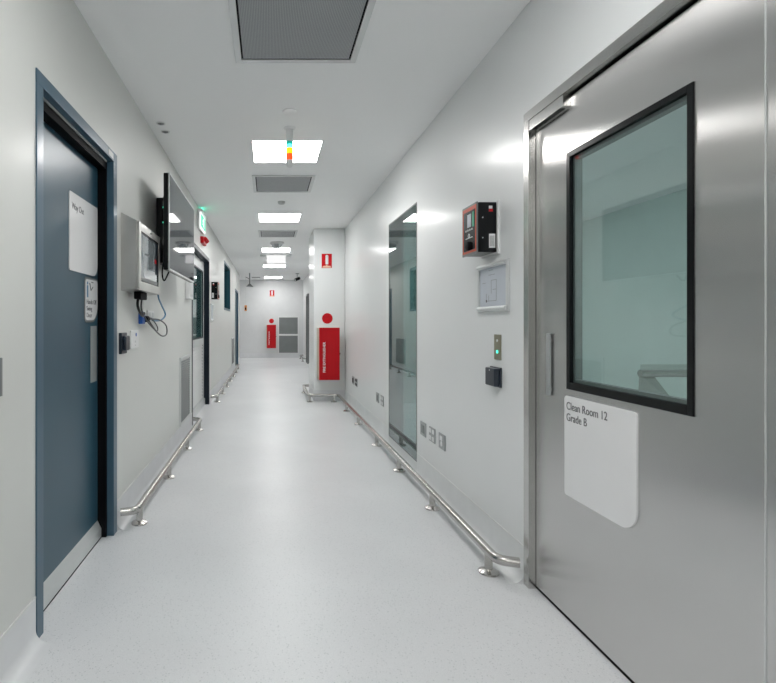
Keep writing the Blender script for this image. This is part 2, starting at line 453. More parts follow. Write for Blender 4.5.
MB().ring(wy0, wy1, wz0, wz1, .022, XF-.004, XF+.049, .001, wb=.03).build('window_frame', 'black', d)
MB().ring(wy0+.022, wy1-.022, wz0+.03, wz1-.022, .012, XF+.012, XF+.040).build('glazing_spacer', 'greym', d)
MB().box(XF+.008, XF+.012, wy0+.02, wy1-.02, wz0+.028, wz1-.02).build('glass_pane', 'g_door', d)
MB().box(XF-.012, XF-.004, 2.165, 2.195, .907, 1.178, .003).box(XF-.005, XF+.001, 2.17, 2.19, .925, .945).box(XF-.005, XF+.001, 2.17, 2.19, 1.14, 1.16).build('door_handle', 'plate', d)
MB().box(XF-.0015, XF+.03, 1.2345, 1.2385, .016, 2.145).build('edge_strip', 'alu', d, smooth=False)
# door operator / sensor box under the header
t = thing('door_sensor', (1.22, 2.17, 2.106), 'slim stainless sensor box tucked under the header of the steel door', 'sensor')
MB().box(1.198, XF-.0005, 2.035, 2.298, 2.106, 2.154, .002).build('housing', 'steelf', t)
MB().box(1.2, 1.222, 2.06, 2.28, 2.1045, 2.1062).build('sensor_window', 'black', t)
# sign on the steel door, reading direction -Y (face looks to -X)
t = thing('door_sign', (XF, 1.86, .517), 'white square sign lettered Clean Room 12 Grade B', 'sign')
plate(MB(), (XF, 2.068, .517), (0, -1, 0), (0, 0, 1), (-.006, 0, 0), .405, .408, (.012, .075, .016, .016)).build('sign_plate', 'signw', t)
for k, ln in enumerate(('Clean Room 12', 'Grade B')): text('lettering', ln, .045, (XF-.0064, 2.054, .870-.046*k), (0, -1, 0), (0, 0, 1), 'ink', t, xs=.87)

# ------------------------------------------------------------------ window_2: tall flush window in right wall
w = thing('window_2', (XR, 4.51, RW[2]), kind='structure')
MB().ring(RW[0], RW[1], RW[2], RW[3], .012, XR-.003, XR+TW, .001).build('window_frame', 'greym', w)
MB().box(XR-.0015, XR+.004, RW[0]+.01, RW[1]-.01, RW[2]+.01, RW[3]-.01).build('glass_pane', 'g_win', w)
MB().box(XR-.003, XR+.02, RW[0]+.01, RW[1]-.01, .205, .222).build('glazing_bar', 'ndark', w)
# far right steel door
d = thing('door_5', (XR, 15.0, 0), kind='structure')
MB().ring(RD2[0], RD2[1], 0, RD2[3], .05, XR-.05, XR+TW, .002, wb=.001).build('door_frame', 'greym', d)
MB().box(XR+.01, XR+.05, RD2[0]+.05, RD2[1]-.05, .01, RD2[3]-.05).build('door_leaf', 'steelf', d)

# ------------------------------------------------------------------ floor-level guard rails
def rail_thing(path, posts, label, grp='floor level bump rails', r=.023, hz=.105):
    loc = (posts[0][0], posts[0][1], 0)
    t = thing('guard_rail', loc, label, 'rail', grp)
    MB().tube(fillet(path, .09), r, 18).build('rail_tube', 'rail', t)
    for (x, y) in posts:
        p = MB().cyl((x, y, .006), (0, 0, 1), .019, hz-.012, 20).build('post', 'rail', t)
        MB().lathe((x, y, 0), (0, 0, 1), [(0, 0), (.047, 0), (.049, .004), (.047, .009), (.034, .016), (.022, .021), (.016, .023), (0, .023)], 28).build('flange', 'rail', p)
    return t
XRr, XLr, RZ = 1.078, -.787, .105
rail_thing([(XR-.03, 2.33, RZ), (XRr, 2.36, RZ), (XRr, 7.70, RZ), (.615, 7.70, RZ), (.615, 8.88, RZ), (CX+.12, 8.88, RZ)],
           [(XRr, y) for y in (2.449, 3.29, 4.13, 4.98, 6.0, 6.9)]+[(1.01, 7.70), (.636, 7.71), (.615, 8.7)],
           'long polished steel floor rail along the right wall, bending round the column')
rail_thing([(XL+.02, 2.95, RZ), (XLr, 2.98, RZ), (XLr, 5.78, RZ), (XL+.02, 5.80, RZ)], [(XLr, y) for y in (3.05, 3.95, 4.84, 5.68)],
           'short polished steel floor rail beside the navy door, under the television')
rail_thing([(XL+.02, 7.57, RZ), (XLr, 7.6, RZ), (XLr, 13.25, RZ), (XL+.02, 13.28, RZ)], [(XLr, 7.7+.9*k) for k in range(7)],
           'far steel floor rail on the left wall, beyond the louvred door')
rail_thing([(XR-.02, 15.45, RZ), (XRr, 15.5, RZ), (XRr, 17.05, RZ), (XR-.02, 17.1, RZ)], [(XRr, 15.7), (XRr, 16.85)],
           'little steel floor rail by the end wall on the right')

# ------------------------------------------------------------------ ceiling: lamps and grilles
XC = .153
lab = {4.05: 'nearest square ceiling light, right behind the coloured signal tower', 6.76: 'second square ceiling light, between the two small far grilles',
       9.9: 'third square ceiling light, just past the clear ceiling dome', 12.8: 'fourth square ceiling light, beyond the hanging lit panel', 16.05: 'farthest square ceiling light, in front of the end wall'}
def ceil_light(y, label, x=XC, m='lamp', w=.565):
    l = w*.955
    t = thing('ceiling_light', (x, y+.3, H), label, 'ceiling light', 'square ceiling lights')
    a, b = x-w/2, x+w/2
    fr = MB(); f = .012
    fr.box(a-f, a, y-f, y+l+f, H-.006, H).box(b, b+f, y-f, y+l+f, H-.006, H).box(a, b, y-f, y, H-.006, H).box(a, b, y+l, y+l+f, H-.006, H)
    fr.build('frame', 'white', t)
    MB().box(a, b, y, y+l, H-.004, H-.0005).build('diffuser', m, t, smooth=False)
    return t
for y, l in lab.items(): ceil_light(y, l)
ceil_light(1.0, 'square ceiling light above the camera position')
ceil_light(-1.9, 'square ceiling light behind the camera position')
ceil_light(.9, 'unseen square ceiling light added to brighten the clean room', 2.9, 'fill_clean')  # lamp added out of view so the room shows bright through the door glass
ceil_light(5.9, 'second unseen square ceiling light added deep inside the clean room', 1.9, 'fill_clean')  # second added lamp, kept out of sight, lifting the same room
ceil_light(6.6, 'unseen square ceiling light added to brighten the room behind the louvred door', -2.2, 'fill_side')  # unseen lamp added so the door glass looks lit from behind
ceil_light(10.2, 'unseen dim ceiling light added in the room behind the blue window', -2.2, 'fill_dim')  # weak unseen lamp added to light the room behind this window
ceil_light(15.9, 'square ceiling light in the side corridor', -2.4, 'lamp', .5)

def grille(y, w, label, frame='alu'):
    t = thing('ceiling_grille', (XC, y+w/2, H), label, 'air grille', 'square ceiling air grilles')
    a, b = XC-w/2, XC+w/2; f = .034; fr = MB()
    for (p, q, r_, s_) in ((a, a+f, y, y+w), (b-f, b, y, y+w), (a+f, b-f, y, y+f), (a+f, b-f, y+w-f, y+w)): fr.box(p, q, r_, s_, H-.010, H, .002)
    fr.build('frame', frame, t)
    MB().box(a+f, b-f, y+f, y+w-f, H-.003, H).build('shadow_gap', 'rubber', t, smooth=False)
    g = f+.010
    MB().box(a+g, b-g, y+g, y+w-g, H-.0075, H-.003, .001).build('perforated_panel', 'perf', t)
grille(2.15, .676, 'large perforated grey ceiling grille nearest the camera, cut by the top edge')
grille(5.0, .64, 'grey ceiling grille right behind the nearest square light')
grille(7.98, .63, 'grey ceiling grille between second light and clear ceiling dome')
mb = MB().box(-.55, -.27, 16.2, 16.45, H-.006, H, .002)
tag(mb.build('ceiling_vent', 'greym', loc=(-.4, 16.3, H)), 'small grey ceiling vent behind the emergency shower', 'air grille')

# detectors
def disc(name, x, y, r, label, m='white', h=.012):
    o = MB().lathe((x, y, H), (0, 0, -1), [(0, 0), (r, 0), (r, h*.5), (r*.8, h), (r*.3, h*1.1), (0, h*1.1)], 28).build(name, m, loc=(x, y, H))
    return tag(o, label, 'detector', 'flat ceiling discs')
disc('ceiling_cover', .147, 3.49, .05, 'flat white cover disc on ceiling in front of the signal tower', 'ceil')
disc('smoke_detector', .158, 6.1, .045, 'small white ceiling detector just before the second square light', 'lgrey', .03)
# dome
t = thing('ceiling_dome', (.15, 9.2, H), 'clear half dome hanging from ceiling before the third light', 'detector')
MB().lathe((.15, 9.2, H), (0, 0, -1), [(0, 0), (.13, 0), (.135, .02), (.12, .035), (0, .035)], 32).build('mounting_ring', 'white', t)
MB().lathe((.15, 9.2, H-.035), (0, 0, -1), [(.105*math.cos(a), .085*math.sin(a)) for a in [PI/2*k/10 for k in range(11)]], 32).build('dome_cover', 'dome', t)
MB().lathe((.15, 9.2, H-.035), (0, 0, -1), [(0, 0), (.05, 0), (.045, .05), (0, .06)], 20).build('sensor_core', 'lgrey', t)
# pair of round sprinkler / nozzle recesses
for k, (x, y) in enumerate(((-.797, 3.70), (-.797, 3.86))):
    t = thing('ceiling_nozzle', (x, y, H), ('nearer' if k == 0 else 'farther')+' of two dark round ceiling nozzles above the steel cabinet', 'nozzle', 'round dark nozzles on ceiling')
    MB().lathe((x, y, H), (0, 0, -1), [(.026, 0), (.034, 0), (.034, .004), (.027, .006), (.026, .001)], 24).build('trim_ring', 'white', t)
    MB().lathe((x, y, H), (0, 0, -1), [(0, 0), (.026, 0), (.024, .004), (.008, .004), (.006, .012), (0, .012)], 20).build('nozzle_core', 'greym', t)
# signal tower
t = thing('signal_tower', (.16, 3.79, H), 'hanging traffic light signal tower with green, yellow and red lenses', 'signal light')
c = (.16, 3.79)
MB().lathe((*c, H), (0, 0, -1), [(0, 0), (.045, 0), (.045, .006), (.03, .012), (.027, .014), (.027, .105), (0, .105)], 28).build('base', 'tower', t)
z = 2.593
for nm, m, h in (('green_lens', 'lg', .022), ('green_lens', 'lgc', .026), ('yellow_lens', 'ly', .044), ('red_lens', 'lr', .046)):
    MB().lathe((*c, z), (0, 0, -1), [(0, 0), (.0265, 0), (.028, .004), (.028, h-.006), (.0255, h-.001), (0, h-.001)], 28).build(nm, m, t); z -= h
MB().lathe((*c, z), (0, 0, -1), [(0, 0), (.0265, 0), (.026, .03), (.02, .05), (.008, .055), (0, .055)], 28).build('end_cap', 'tower', t)

# hanging lit panel
t = thing('lit_panel', (.165, 10.85, H), 'hanging white lit sign panel between third and fourth ceiling lights', 'sign')
MB().box(-.04, .373, 10.84, 10.88, 2.51, 2.685, .004).build('panel', 'lampS', t)
MB().box(-.055, .388, 10.83, 10.89, 2.683, 2.70).build('housing', 'white', t)
MB().box(-.18, -.055, 10.85, 10.87, 2.66, 2.70, .003).build('bracket', 'lgrey', t)
MB().box(.388, .5, 10.85, 10.87, 2.66, 2.70, .003).build('bracket', 'lgrey', t)

# ------------------------------------------------------------------ exit sign + strobe (left, high)
t = thing('exit_sign', (XL, 6.4, 2.41), 'green and white lit exit sign high on the left wall', 'sign')
MB().box(XL, XL+.035, 6.22, 6.72, 2.405, 2.61, .006).box(XL+.01, XL+.07, 6.2, 6.74, 2.61, 2.64, .004).build('housing', 'white', t)
MB().box(XL+.035, XL+.05, 6.24, 6.70, 2.41, 2.605, .003).build('light_panel', 'exitw', t)
MB().box(XL+.05, XL+.052, 6.27, 6.67, 2.435, 2.585).build('green_field', 'exitg', t)
X = XL+.0522
def stroke(mb, pts, r): mb.tube([(X, a, b) for a, b in pts], r, 6)
mb = MB(); mb.cyl((X-.0005, 6.42, 2.565), (1, 0, 0), .011, .0015, 14)
stroke(mb, [(6.42, 2.55), (6.41, 2.505)], .008); stroke(mb, [(6.41, 2.505), (6.435, 2.48), (6.43, 2.45)], .006)
stroke(mb, [(6.41, 2.505), (6.39, 2.475), (6.365, 2.47)], .006); stroke(mb, [(6.42, 2.545), (6.445, 2.525), (6.46, 2.535)], .005)
stroke(mb, [(6.42, 2.545), (6.395, 2.53), (6.385, 2.51)], .005)
mb.box(X-.0005, X+.001, 6.50, 6.56, 2.445, 2.575)
mb.build('running_figure', 'exitw', t)
MB().box(XL+.03, XL+.06, 6.45, 6.49, 2.6402, 2.644).build('indicator_light', 'gled', t)
t = thing('alarm_strobe', (XL, 6.7, 2.3), 'small red alarm sounder with strobe below the exit sign', 'alarm')
MB().box(XL-.002, XL+.045, 6.56, 6.86, 2.27, 2.36, .01).build('base', 'red', t)
mb = MB()
for k, y in enumerate((6.62, 6.71, 6.80)): mb.lathe((XL+.045, y, 2.33), (1, 0, 0), [(0, 0), (.034, 0), (.03, .02), (.012, .04), (0, .042)], 16)
mb.build('strobe_lens', 'red', t)

# ------------------------------------------------------------------ television with arm mount
t = thing('television', (XL, 4.2, 1.6), 'large wall mounted flat television, dark reflecting screen', 'television')
TX = -.712; a, b, z0, z1 = 3.60, 4.79, 1.605, 2.305
MB().box(TX-.045, TX-.003, a, b, z0, z1, .006).build('casing', 'black', t)
MB().box(TX-.012, TX, a, b, z0, z0+.012).box(TX-.012, TX, a, b, z1-.008, z1).box(TX-.012, TX, a, a+.008, z0, z1).box(TX-.012, TX, b-.008, b, z0, z1).build('bezel', 'alu', t)
MB().box(TX-.006, TX-.0015, a+.008, b-.008, z0+.012, z1-.008).build('screen', 'screen', t, smooth=False)
MB().box(TX-.085, TX-.044, a+.25, b-.25, z0+.08, z1-.2, .01).build('rear_housing', 'black', t)
MB().box(XL, XL+.05, 3.98, 4.42, 1.70, 2.22, .004).build('wall_plate', 'black', t)
for yy, zz in ((4.02, 2.08), (4.32, 2.08), (4.02, 1.78)): MB().box(XL+.045, TX-.08, yy, yy+.06, zz, zz+.07).build('mount_arm', 'black', t)
MB().tube(fillet([(XL+.04, 4.0, 2.2), (XL+.09, 3.97, 2.24), (TX-.05, 4.0, 2.22)], .02), .012).build('mount_arm', 'black', t)
MB().tube(crom([(XL+.06, 4.0, 1.75), (XL+.05, 3.97, 1.62), (XL+.06, 4.0, 1.56), (XL+.09, 4.05, 1.64), (TX-.06, 4.1, 1.72)], 6), .006, 8).build('cable', 'black', t)
for zz in (2.14, 2.02): MB().box(XL+.05, XL+.053, 3.99, 3.995, zz, zz+.01).build('indicator_light', 'gdot', t)

# ------------------------------------------------------------------ steel cabinet (touch terminal)
t = thing('terminal_enclosure', (XL, 3.33, 1.42), 'stainless steel terminal cabinet with glazed front, beside the navy door', 'cabinet')
ya, yb = 3.03, 3.64; xf = -.80
MB().prism([(XL, ya, 1.418), (xf, ya, 1.43), (xf, ya, 1.845), (XL, ya, 1.893)], (0, yb-ya, 0)).build('body', 'encl', t, smooth=False)
MB().ring(ya+.012, yb-.008, 1.425, 1.842, .05, xf, xf+.014, .003, wb=.055).build('door_frame', 'encl', t)
MB().box(xf+.001, xf+.006, ya+.06, yb-.055, 1.478, 1.79).build('display', 'lcd', t)
MB().ring(ya+.062, yb-.058, 1.48, 1.792, .008, xf+.006, xf+.012).build('gasket', 'black', t)
MB().box(xf+.006, xf+.008, yb-.13, yb-.066, 1.56, 1.784).build('side_panel', 'ndark', t)
MB().box(xf+.008, xf+.0095, yb-.16, yb-.115, 1.635, 1.665).build('red_key', 'red', t)
MB().box(xf+.006, xf+.0085, ya+.19, ya+.30, 1.66, 1.672).box(xf+.006, xf+.009, ya+.085, yb-.075, 1.49, 1.51).build('key_strip', 'greym', t)
MB().cyl((xf+.014, ya+.31, 1.818), (1, 0, 0), .007, .002, 14).build('camera_eye', 'black', t)
MB().box(XL+.01, xf+.002, yb, yb+.045, 1.47, 1.53, .006).build('latch', 'encl', t)
MB().box(-.86, -.815, 3.19, 3.36, 1.375, 1.424, .006).build('cable_gland', 'rubber', t)
# cables and sockets
t2 = thing('wall_socket', (XL, 3.72, 1.25), 'white double wall socket under the steel cabinet', 'socket')
MB().box(XL, XL+.012, 3.66, 3.86, 1.235, 1.315, .003).build('face_plate', 'white', t2)
for yy in (3.68, 3.78): MB().box(XL+.012, XL+.016, yy, yy+.06, 1.25, 1.30).build('socket_face', 'lgrey', t2)
t3 = thing('plug', (XL, 3.5, 1.24), 'blue industrial plug on the wall below the steel cabinet', 'plug')
MB().box(XL, XL+.03, 3.43, 3.51, 1.215, 1.30, .006).build('plug_body', 'blue', t3)
MB().cyl((XL+.026, 3.51, 1.25), (0, 1, 0), .022, .07, 18).build('plug_collar', 'rubber', t3)
o = MB().tube(crom([(-.845, 3.24, 1.385), (-.85, 3.25, 1.33), (-.855, 3.38, 1.27), (-.86, 3.46, 1.29)], 8), .009, 10).build('cable', 'black', loc=(-.85, 3.3, 1.3))
tag(o, 'short thick black cable dropping from cabinet to the blue plug', 'cable')
o = MB().tube(crom([(-.84, 3.32, 1.385), (-.85, 3.34, 1.32), (-.855, 3.48, 1.25), (-.85, 3.7, 1.18), (-.845, 3.95, 1.12), (-.84, 4.12, 1.13), (-.84, 4.10, 1.2), (-.85, 3.9, 1.245), (-.86, 3.66, 1.25), (-.86, 3.60, 1.25)], 8), .0055, 10).build('cable', 'gcable', loc=(-.85, 3.5, 1.2))
tag(o, 'long dark cable hanging in a loop below the blue plug', 'cable')
o = MB().tube(crom([(-.80, 3.65, 1.50), (-.82, 3.72, 1.42), (-.85, 3.98, 1.36), (-.85, 4.12, 1.29), (-.86, 4.0, 1.245), (-.875, 3.80, 1.24), (-.878, 3.75, 1.255)], 10), .0065, 10).build('cable', 'bcable', loc=(-.85, 3.8, 1.3))
tag(o, 'blue data cable curving from the cabinet to the white socket', 'cable')
o = MB().tube(crom([(-.86, 3.58, 1.245), (-.85, 3.66, 1.20), (-.85, 3.80, 1.16), (-.855, 3.86, 1.18), (-.86, 3.80, 1.22), (-.878, 3.72, 1.26)], 8), .0045, 10).build('cable', 'gcable', loc=(-.86, 3.7, 1.2))
tag(o, 'thin dark cable looping from the plug to the socket', 'cable')

# card readers and switches
t = thing('card_reader', (XL, 3.05, 1.04), 'dark blue wall card reader between navy door and white switch', 'reader')
MB().box(XL-.002, XL+.018, 2.985, 3.10, 1.035, 1.163, .004).build('back_plate', 'dnavy', t)
MB().box(XL+.018, XL+.04, 3.0, 3.085, 1.055, 1.145, .008).build('reader_face', 'dnavy', t)
t = thing('wall_switch', (XL, 3.3, 1.06), 'white wall control plate with blue mark, right of the dark reader', 'switch')
MB().box(XL, XL+.012, 3.22, 3.40, 1.055, 1.175, .004).build('face_plate', 'white', t)
MB().cyl((XL+.012, 3.33, 1.145), (1, 0, 0), .012, .002, 16).build('blue_mark', 'blue', t)
MB().cyl((XL+.012, 3.31, 1.10), (1, 0, 0), .007, .002, 12).cyl((XL+.012, 3.31, 1.075), (1, 0, 0), .005, .002, 12).build('button', 'lgrey', t)
t = thing('wall_plate', (XL, 1.6, .98), 'grey switch plate cut by the left edge of the picture', 'switch')
MB().box(XL, XL+.008, 1.54, 1.667, .98, 1.108, .002).build('face_plate', 'greym', t)
t = thing('wall_dispenser', (XL, 5.5, 1.48), 'slim white box on the wall below the television far corner', 'dispenser')
MB().box(XL, XL+.05, 5.37, 5.63, 1.48, 1.67, .008).build('body', 'white', t)
MB().box(XL+.05, XL+.053, 5.42, 5.58, 1.50, 1.53).build('outlet', 'lgrey', t)

def vent_panel(y0, y1, z0, z1, label):
    t = thing('wall_vent', (XL, (y0+y1)/2, z0), label, 'air grille', 'low wall air grilles')
    MB().ring(y0, y1, z0, z1, .03, XL, XL+.012, .002).build('frame', 'alu', t)
    mb = MB(); n = 26
    for k in range(n):
        z = z0+.032+k*(z1-z0-.07)/n
        mb.prism([(XL, y0+.03, z+.018), (XL+.008, y0+.03, z+.004), (XL+.008, y0+.03, z), (XL, y0+.03, z+.006)], (0, y1-y0-.06, 0))
    mb.build('slat', 'greym', t, smooth=False)
vent_panel(5.02, 5.66, .175, .87, 'steel slatted air grille low on wall before the louvred door')
vent_panel(12.0, 12.9, .18, .86, 'pale slatted air grille low on left wall near the far navy door')

# ------------------------------------------------------------------ call panels and plan frames
def call_panel(s, xw, y0, y1, z0, z1, label):
    """s = direction from wall into the corridor"""
    t = thing('control_panel', (xw, (y0+y1)/2, z0), label, 'control panel', 'black wall control boxes')
    xf = xw+s*.107
    lo, hi = sorted((xw-s*.002, xw+s*.012)); MB().box(lo, hi, y0-.012, y1+.008, z0-.008, z1+.006, .003).build('back_plate', 'white', t)
    lo, hi = sorted((xw+s*.012, xf)); MB().box(lo, hi, y0, y1, z0, z1, .004).build('housing', 'black', t)
    lo, hi = sorted((xf, xf+s*.008)); MB().box(lo, hi, y0+.004, y1+.004, z0-.004, z1+.004, .002).build('front_plate', 'greym', t)
    f = xf+s*.008
    def fb(a, b, c, d_, th, nm, m, off=0):
        lo, hi = sorted((f+s*off, f+s*(off+th))); MB().box(lo, hi, y0+a, y0+b, z0+c, z0+d_, .0008).build(nm, m, t)
    W = y1-y0; HH = z1-z0
    lo, hi = sorted((f, f+s*.002)); MB().ring(y0+.008, y1-.006, z0+.008, z1-.008, .011, lo, hi, wt=.02).build('orange_border', 'orange', t)
    fb(.022, W-.020, .022, HH-.028, .002, 'face', 'black')
    fb(.07, W-.075, HH-.115, HH-.045, .002, 'display', 'paper', .002)
    fb(.03, .055, HH-.12, HH-.04, .0015, 'green_label', 'green', .002)
    fb(.05, W-.05, HH-.175, HH-.17, .0015, 'white_line', 'signw', .002)
    for k in range(4): fb(.05+k*.026, .066+k*.026, HH-.135, HH-.125, .0015, 'key', 'lgrey', .002)
    MB().lathe((f+s*.002, y0+W*.5, z0+.045), (s, 0, 0), [(0, 0), (.025, 0), (.023, .012), (.012, .014), (0, .014)], 22).build('knob', 'rubber', t)
    MB().lathe((f+s*.002, y0+W*.5, z0+.10), (s, 0, 0), [(0.006, 0), (.012, 0), (.012, .002), (.006, .002)], 22).build('emblem', 'signw', t)
    m1 = xw+s*.045
    MB().box(m1-.008, m1+.010, y0-.0015, y0, z1-.035, z1-.02).build('white_label', 'signw', t)
    MB().box(m1-.008, m1+.012, y0-.0015, y0, z1-.05, z1-.037).build('red_label', 'red', t)
    a, b = sorted((xw+s*.02, xw+s*.052))
    MB().box(a, b, y0-.0015, y0, z0+.022, z0+.095).build('rating_sticker', 'signw', t)
    mb = MB()
    for k in range(5): mb.box(a+.004+k*.005, a+.006+k*.005, y0-.0022, y0-.0014, z0+.03, z0+.085)
    mb.build('sticker_print', 'greym', t)
    mb = MB()
    for zz in (z0+.075, z0+.18): mb.cyl((xw+s*.085, y0-.002, zz), (0, 1, 0), .003, .003, 10)
    mb.build('screw', 'alu', t)
call_panel(-1, XR, 2.603, 2.795, 1.592, 1.853, 'black control box with orange rimmed face on right wall near steel door')
call_panel(1, XL, 7.70, 7.90, 1.585, 1.85, 'black box on left wall beyond the louvred door')

def plan_frame(s, xw, y0, y1, z0, z1, label):
    t = thing('plan_frame', (xw, (y0+y1)/2, z0), label, 'picture frame', 'silver framed floor plans')
    def bx(a, b, c, d_, o0, o1, nm, m, bev=.002):
        lo, hi = sorted((xw+s*o0, xw+s*o1)); MB().box(lo, hi, a, b, c, d_, bev).build(nm, m, t)
    lo, hi = sorted((xw, xw+s*.014))
    MB().ring(y0, y1, z0, z1, .022, lo, hi, .003).build('frame', 'alu', t)
    MB().tube([(xw+s*.014, y0+.012, z1-.014), (xw+s*.014, y1-.012, z1-.014)], .011, 12).build('snap_rail', 'alu', t)
    MB().tube([(xw+s*.014, y0+.012, z0+.02), (xw+s*.014, y1-.012, z0+.02)], .012, 12).build('snap_rail', 'alu', t)
    bx(y0+.022, y1-.022, z0+.022, z1-.022, .002, .006, 'paper', 'paper', 0)
    f = xw+s*.0065; mb = MB()
    lines = [(.10, .06, .10, .10), (.10, .06, .22, .06), (.22, .06, .22, .17), (.16, .17, .22, .17), (.16, .10, .16, .17), (.13, .20, .2, .2), (.18, .12, .22, .12), (.13, .06, .13, .09), (.24, .03, .27, .03), (.13, .225, .18, .225), (.05, .16, .09, .16)]
    for (a, b, c, d_) in lines:
        # coordinates from the far (left in the picture) edge
        ya_, yb_ = sorted((y1-a, y1-c)); mb.box(f-.0004, f+.0004, ya_-.001, yb_+.001, z0+min(b, d_), z0+max(b, d_)+.002)
    mb.build('plan_lines', 'greym', t)
    MB().box(f-.0005, f+.0005, y1-.108, y1-.095, z0+.055, z0+.068).build('plan_mark', 'ink', t)
plan_frame(-1, XR, 2.482, 2.84, 1.28, 1.543, 'silver framed floor plan under the orange faced control box')
plan_frame(1, XL, 7.66, 8.0, 1.24, 1.52, 'silver framed sheet under the black box on left wall')

t = thing('button_plate', (XR, 2.61, 1.03), 'narrow bronze plate with white and green indicator buttons', 'switch')
MB().box(XR-.003, XR, 2.575, 2.655, 1.03, 1.162, .001).build('face_plate', pbr('bronze_plate', (.32, .30, .22), .35, metal=.7), t)
MB().cyl((XR-.003, 2.615, 1.13), (-1, 0, 0), .007, .003, 14).build('white_button', 'white', t)
MB().cyl((XR-.003, 2.615, 1.072), (-1, 0, 0), .009, .003, 14).build('green_button', 'gdot', t)
t = thing('card_reader', (XR, 2.63, .887), 'dark blue square reader under the bronze button plate', 'reader')
MB().box(XR-.010, XR+.002, 2.57, 2.69, .888, .992, .003).build('back_plate', 'dnavy', t)
MB().box(XR-.038, XR-.010, 2.575, 2.685, .893, .987, .006).build('reader_face', 'dnavy', t)
MB().cyl((XR-.038, 2.63, .975), (-1, 0, 0), .004, .001, 12).build('indicator', 'lgrey', t)

def outlet(y0, y1, z0, z1, kind, label, grp, dark=False):
    t = thing('power_outlet', (XR, (y0+y1)/2, z0), label, 'socket', grp)
    MB().box(XR-.008, XR, y0, y1, z0, z1, .002).build('face_plate', 'plate', t)
    m = 'greym' if not dark else 'rubber'
    cy, cz = (y0+y1)/2, (z0+z1)/2; w, h = (y1-y0)/2, (z1-z0)/2
    mb = MB()
    if kind == 0: mb.box(XR-.011, XR-.008, cy-w*.55, cy+w*.55, cz-h*.6, cz+h*.6, .001)
    elif kind == 1:
        for a in (-.5, .5):
            for b in (-.5, .5): mb.box(XR-.011, XR-.008, cy+w*a-w*.3, cy+w*a+w*.3, cz+h*b-h*.3, cz+h*b+h*.3, .001)
    else:
        mb.box(XR-.011, XR-.008, cy-w*.25, cy+w*.5, cz+h*.1, cz+h*.7, .001).cyl((XR-.008, cy, cz-h*.3), (-1, 0, 0), w*.3, .003, 14)
    mb.build('socket_insert', 'white' if (kind and not dark) else m, t)
outlet(3.80, 3.93, .35, .455, 0, 'leftmost of three grey outlets just right of the tall window', 'three outlets beside the tall window')
outlet(3.59, 3.715, .352, .457, 1, 'middle of three grey outlets just right of the tall window', 'three outlets beside the tall window')
outlet(3.385, 3.505, .352, .457, 2, 'rightmost of three grey outlets just right of the tall window', 'three outlets beside the tall window')
outlet(5.42, 5.55, .35, .455, 0, 'left outlet of the pair just left of the tall window', 'pair of outlets left of the tall window')
outlet(5.20, 5.32, .35, .455, 1, 'right outlet of the pair just left of the tall window', 'pair of outlets left of the tall window')
outlet(6.98, 7.14, .355, .465, 0, 'dark left outlet of the pair close to the column', 'pair of outlets near the column', True)
outlet(6.74, 6.88, .355, .465, 1, 'dark right outlet of the pair close to the column', 'pair of outlets near the column', True)

# ------------------------------------------------------------------ fire points
def fire_set():
    t = thing('fire_cabinet', (.93, CY0, .345), 'tall red fire cabinet with white lettering on the near column', 'fire cabinet', 'red fire cabinets')
    MB().box(.755, 1.085, 7.66, CY0+.002, .35, 1.14, .004).build('body', 'cream', t)
    MB().box(.775, 1.088, 7.635, 7.66, .345, 1.147, .006).build('cabinet_door', 'redd', t)
    MB().cyl((1.088, 7.68, .745), (1, 0, 0), .012, .014, 14).build('latch', 'black', t)
    text('lettering', 'FIRE EXTINGUISHER', .052, (.868, 7.634, .46), (0, 0, 1), (-1, 0, 0), 'signw', t, extrude=.001, bold=.001)
    k = thing('fire_disc', (.922, CY0, 1.28), 'round red marker disc above the fire cabinet on the near column', 'sign', 'round red marker discs')
    MB().lathe((.922, CY0, 1.289), (0, -1, 0), [(0, 0), (.094, 0), (.094, .003), (0, .003)], 36).build('border', 'signw', k)
    MB().lathe((.922, CY0-.003, 1.289), (0, -1, 0), [(0, 0), (.083, 0), (.083, .002), (0, .002)], 36).build('red_face', 'red', k)
    mb = MB()
    for q in range(5):
        mb.box(.885+q*.006, .96-q*.006, CY0-.0062, CY0-.005, 1.325-q*.008, 1.327-q*.008)
    mb.build('print', 'redd', k)
    g = thing('fire_sign', (.913, CY0, 2.077), 'red sign with white extinguisher picture, high on the near column', 'sign', 'red extinguisher signs')
    MB().box(.825, 1.001, CY0-.003, CY0, 2.069, 2.31, .001).build('border', 'signw', g)
    MB().box(.833, .993, CY0-.005, CY0-.003, 2.079, 2.302).build('red_face', 'red', g)
    plate(MB(), (.893, CY0-.005, 2.135), (1, 0, 0), (0, 0, 1), (0, -.0015, 0), .044, .15, (.008, .008, .02, .02)).build('extinguisher_picture', 'signw', g)
    MB().prism([(.845, CY0-.005, 2.085), (.981, CY0-.005, 2.085), (.975, CY0-.005, 2.108), (.925, CY0-.005, 2.118), (.913, CY0-.005, 2.132), (.901, CY0-.005, 2.118), (.851, CY0-.005, 2.108)], (0, -.0015, 0)).build('flame_band', pbr('pale_orange', (.85, .55, .4), .4), g)
    return t, k, g
a_, b_, c_ = fire_set()
dy = YF-CY0
dup(a_, (-.83, dy, 0), 'smaller looking red fire cabinet on the far end wall')
dup(b_, (-.818, dy, -.012), 'round red marker disc above the fire cabinet on the end wall')
dup(c_, (-.792, dy, .04), 'orange red extinguisher sign high on the end wall')

